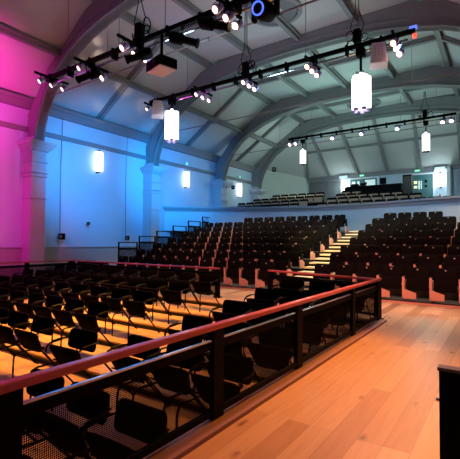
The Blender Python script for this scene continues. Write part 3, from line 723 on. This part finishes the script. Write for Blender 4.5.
# moving head with blue ring
t = thing('moving_head_light', 'large black stage fixture with a blue ring at the top edge', 'stage light', (-3.75,6.6,6.30))
MB().box((-.28,-.2,-.12),(.28,.2,.0)).build('base', M['black'], t)
MB().box((-.28,-.06,-.5),(-.22,.06,-.12)).build('yoke', M['black'], t); MB().box((.22,-.06,-.5),(.28,.06,-.12)).build('yoke', M['black'], t)
A = Matrix.Translation((0,-.05,-.38)) @ Matrix.Rotation(math.radians(-75),4,'X')
hd = MB().lathe([(.10,.25),(.17,.2),(.19,0),(.17,-.2),(.15,-.24)], M=A, n=18).build('head', M['black'], t, True)
MB().lathe([(.13,-.235),(.13,-.26),(.10,-.26),(.10,-.235),(.13,-.235)], M=A, n=18, ring=True).build('blue_ring', M['blue_e'], hd, True)
t = thing('fluorescent_tube', 'slim unlit white tube beside the blue-ringed fixture', 'lamp', (-3.3,6.45,6.0), .2)
MB().tube([(-.35,0,0),(.45,0,.02)], .035).build('tube', M['steel'], t, True); MB().tube([(0,0,0),(0,.1,.32)], .012).build('bracket', M['black'], t)
# hanging loudspeakers
def loudspeaker(x, y, z, rz, label):
    t = thing('hanging_loudspeaker', label, 'speaker', (x,y,z), rz)
    A = Matrix.Rotation(math.radians(-14),4,'X')
    MB().prism([(-.17,0),(.17,0),(.22,-.62),(-.22,-.62)], lambda p: A @ Vector((p[0],.16,p[1])), lambda p: A @ Vector((p[0],-.14,p[1]))).build('cabinet', M['white'], t)
    g = MB()
    for i in range(3):
        for j in range(4): g.lathe([(.014,0),(.014,.006)], M=A @ Matrix.Translation((-.09+.09*i,-.139,-.12-.09*j)) @ Matrix.Rotation(PI/2,4,'X'), n=8)
    g.build('grille', M['panel'], t)
    MB().tube([(-.2,0,-.2),(-.2,0,.08),(.2,0,.08),(.2,0,-.2)], .015, 6).tube([(0,0,.08),(0,0,.2)], .02, 6).build('bracket', M['black'], t)
loudspeaker(-2.76,11.0,6.80,.35,'white wedge loudspeaker hanging right of the largest pendant')
loudspeaker(-10.98,10.95,6.85,.9,'white wedge loudspeaker hanging left of the left middle-bar pendant')
tag(MB().lathe([(.05,-.05),(.06,0),(.05,.05)], n=10).build('indicator_lamp', M['red_e'], None, True, (-1.86,11.05,6.84)), 'small red indicator at the right tip of the middle bar', 'indicator light')
tag(MB().box((-.09,-.06,-.03),(.09,.06,.03)).build('end_indicator', M['blue_e'], None, False, (-1.9,11.1,7.085)), 'small blue glow at the right tip of the middle bar', 'indicator light')
# cable looms
def loom(x, y, z, label, ztop, n=9, R=.28):
    t = thing('cable_loom', label, 'cables', (x,y,z)); rnd = random.Random(int(abs(x*100)+y))
    for k in range(n):
        r0 = R*rnd.uniform(.5,1); a0 = rnd.uniform(0,6.28); tl = rnd.uniform(-.5,.5); cx = rnd.uniform(-.28,.28); cz = rnd.uniform(-.08,.28)
        pts = [(cx+r0*math.cos(a0+i*.5)*.8, tl*r0*math.cos(i*.5), cz+r0*math.sin(a0+i*.5)*.8) for i in range(12)]
        MB().tube(pts, .014, 6).build('cable', M['black'], t, True)
    for dx in (-.12,.12):
        MB().tube([(dx*.3,0,.0),(dx*1.6,0,.45),(dx*.4,0,.9),(dx*.3,0,ztop-z)], .012, 6).build('riser_cable', M['black'], t, True)
    MB().box((-.09,-.09,-.02),(.09,.09,.34)).build('junction_box', M['black'], t)
loom(-7.05,11.1,7.12,'tangle of black cables at the centre of the middle bar',9.5)
loom(-3.35,11.1,7.12,'black cables bunched above the largest pendant',9.5,6,.2)
loom(-7.25,6.6,6.42,'knot of black cables above the projector on the nearest bar',9.5,7,.18)
loom(-3.4,23,8.15,'black cables above the right pendant on the farthest bar',9.5,6,.22)
# tie rods across the hall
for Y, z, lab in ((8.2,6.8,'thin steel tie rod crossing at the first arch'),(14.3,6.82,'thin steel tie rod crossing at the second arch'),(20.2,6.82,'thin steel tie rod crossing at the third arch')):
    t = thing('tie_rod', lab, 'tie rod', (XC,Y,z), 0)
    MB().tube([(-7.75,0,0),(7.75,0,.06)], .022, 6).build('rod', M['rib'], t); MB().tube([(-.15,0,.03),(.15,0,.03)], .05, 8).build('turnbuckle', M['rib'], t)
    for hx in (-4,4): MB().tube([(hx,0,.02),(hx,0,1.9)], .007, 5).build('hanger', M['wire'], t)
# ------------------------------------------------------------------ small floor items
for k, (x, y, w, h, lab) in enumerate(((-13.75,9.9,.5,.7,'low black flight case beside the stepped end rail'),(-13.6,10.5,.4,.62,'smaller black flight case tucked against the stepped end rail'))):
    t = thing('flight_case', lab, 'flight case', (x,y,0)); MB().box((-w/2,-w/2,.03),(w/2,w/2,h)).build('body', M['black'], t); MB().box((-w/2-.01,-w/2-.01,h*.7),(w/2+.01,w/2+.01,h*.7+.03)).build('edging', M['steel'], t)
    MB().box((-w/2+.03,-w/2+.03,0),(w/2-.03,w/2-.03,.03)).build('castors', M['black'], t)
t = thing('screen_panel', 'black upright panel standing on the walkway at the right edge', 'panel', (-.335,2.70,0), .0)
MB().box((0,.0,.03),(1.3,.06,.735)).build('board', M['black'], t); MB().box((-.008,-.008,.735),(1.31,.068,.755)).build('top_rail', M['panel'], t)
for x in (.12,1.18): MB().box((x-.03,-.12,0),(x+.03,.18,.03)).build('foot', M['black'], t)
MB().lathe([(.012,0),(.012,.02)], M=Matrix.Translation((.0,.03,.55)) @ Matrix.Rotation(-PI/2,4,'Y'), n=8).build('latch', M['steel'], t)
# ------------------------------------------------------------------ lights
def aim(o, tgt): o.rotation_euler = (Vector(tgt) - o.location).to_track_quat('-Z','Y').to_euler()
def spot(loc, tgt, col, E, size, blend=.6, r=.08):
    l = bpy.data.lights.new('spot', 'SPOT'); l.energy = E; l.color = col; l.spot_size = math.radians(size); l.spot_blend = blend; l.shadow_soft_size = r
    o = bpy.data.objects.new('spot_beam', l); C.objects.link(o); o.location = loc; aim(o, tgt); return o
def point(loc, col, E, r=.25):
    l = bpy.data.lights.new('glow', 'POINT'); l.energy = E; l.color = col; l.shadow_soft_size = r
    o = bpy.data.objects.new('lamp_glow', l); C.objects.link(o); o.location = loc
MAG = (1,.02,.42); BLU = (.0,.34,1); ORG = (1,.40,.06); PNK = (1,.39,.24)
spot((-10.8,2.6,4.2), (-14.6,4.4,6.4), MAG, 5000, 76, .9)
spot((-10.8,2.6,4.6), (-15,4.8,3.2), MAG, 2600, 74, .9)
spot((-10.6,8.6,4.6), (-15,11.4,4.6), BLU, 1500, 95, .9)
spot((-11.0,13.0,4.8), (-15,15.6,4.8), BLU, 1250, 95, .9)
spot((-11.5,12.5,5.6), (-14,17.5,2.6), BLU, 500, 60, .9)
spot((-1.0,10.7,6.7), (-1.75,4.5,0), (1,.36,.02), 4600, 30, 1)
spot((-6.6,8.0,6.3), (-6.9,5.2,-.3), ORG, 4600, 62, .9)
spot((-9.4,8.0,6.3), (-9.3,4.8,-.3), ORG, 4200, 60, .9)
spot((-2.4,10.9,6.7), (-.6,6.3,0), PNK, 1300, 66, .9)
spot((-2.4,6.2,6.2), (-1.2,2.6,0), PNK, 700, 50, .9)
spot((-5.5,6.8,6.2), (-4.6,9.6,0), PNK, 1200, 46, .8)
spot((-2.2,11.0,6.7), (-2.1,5.0,.8), (1,.22,.22), 1100, 40, .9)
spot((-4.7,6.8,6.2), (-5.02,14.9,1.5), (1,.70,.36), 6000, 30, .8)
spot((-7.4,6.8,6.2), (-8.8,13,1.2), (1,.36,.12), 1500, 50, .8)
spot((-2.4,6.8,6.2), (-2.0,12.6,1.0), (1,.36,.16), 1000, 44, .8)
spot((-4.0,10.8,6.7), (-5.5,18.6,2.9), (.42,.78,1), 1350, 60, .9)
spot((-2.2,11.0,6.7), (0,17.5,2.9), (.42,.78,1), 1200, 50, .9)
spot((-9.0,11.0,6.7), (-11.5,18,2.9), (.10,.45,1), 650, 50, .9)
for x in (-10.36,-3.25): point((x,11.1,4.9), (1,.93,.82), 12)
for x in (-10.35,-3.36): point((x,23,5.9), (.72,1,.90), 190)
for x, y in ((-14.45,11.24),(-14.45,17.2),(-14.45,22.7)): point((x,y,5.0), (1,.97,.92), 2.5, .1)
for x in (-9.72,-3.38): point((x,28.3,5.6), (.8,1,.95), 45)
for y, e in ((2,50),(7,150),(12,210),(17.5,260),(21.5,330)): spot((XC,y,5.6), (XC,y,9.6), (.62,.80,.92) if y < 15 else (.50,.92,.80), e, 150, .6, .5)  # added uplights with no fixture, brightening the ceiling
for x, y in ((-9.2,15.2),(-2.0,15.2)): spot((x,y,8.4), (x,14.2,.8), (1,.74,.50), 3600, 84, .7)  # unseen downlights added so the seat tops stand out
spot((1.4,6.2,5.6), (-2.0,11,.2), (1,.30,.28), 1300, 40, .9)  # unseen pink fill added from the right for the front-row side panels
spot((-1.5,7.5,5.6), (-6.6,11,.2), (1,.34,.26), 900, 34, .9)
def gobo(loc, tgt, col, E, size):
    o = spot(loc, tgt, col, E, size, .3, .02); l = o.data; l.use_nodes = True; nt = l.node_tree; N = nt.nodes.new; L = nt.links.new
    em = nt.nodes['Emission']; tc = N('ShaderNodeTexCoord'); vo = N('ShaderNodeTexVoronoi'); vo.inputs['Scale'].default_value = 7; vo.inputs['Randomness'].default_value = .6
    sx = N('ShaderNodeSeparateXYZ'); L(tc.outputs['Normal'], sx.inputs[0]); cb = N('ShaderNodeCombineXYZ')
    for a in 'XY':
        d = N('ShaderNodeMath'); d.operation = 'DIVIDE'; L(sx.outputs[a], d.inputs[0]); L(sx.outputs['Z'], d.inputs[1]); L(d.outputs[0], cb.inputs[a])
    L(cb.outputs[0], vo.inputs['Vector'])
    r = N('ShaderNodeMapRange'); r.inputs['From Min'].default_value = .42; r.inputs['From Max'].default_value = .30; L(vo.outputs['Distance'], r.inputs['Value']); L(r.outputs[0], em.inputs['Strength'])
gobo((-8.9,6.7,5.8), (-13.4,10.3,8.2), (1,.66,.40), 900, 34)
w = bpy.data.worlds.new('World'); bpy.context.scene.world = w; w.use_nodes = True
w.node_tree.nodes['Background'].inputs[0].default_value = (.02,.025,.03,1); w.node_tree.nodes['Background'].inputs[1].default_value = 1
# ------------------------------------------------------------------ camera
f, yaw, p, r = 399., .6033, .0298, .006
f0 = Vector((-math.sin(yaw)*math.cos(p), math.cos(yaw)*math.cos(p), math.sin(p)))
r0 = Vector((math.cos(yaw), math.sin(yaw), 0)); u0 = r0.cross(f0)
rr = math.cos(r)*r0 + math.sin(r)*u0; uu = -math.sin(r)*r0 + math.cos(r)*u0
cam = bpy.data.cameras.new('camera'); co = bpy.data.objects.new('camera', cam); C.objects.link(co)
co.matrix_world = Matrix(((rr.x,uu.x,-f0.x,0),(rr.y,uu.y,-f0.y,0),(rr.z,uu.z,-f0.z,1.5),(0,0,0,1)))
cam.sensor_fit = 'HORIZONTAL'; cam.sensor_width = 36; cam.lens = 36*f/460; cam.clip_start = .05
S = bpy.context.scene; S.camera = co
S.view_settings.view_transform = 'Standard'; S.view_settings.look = 'None'; S.view_settings.exposure = 0; S.view_settings.gamma = 1
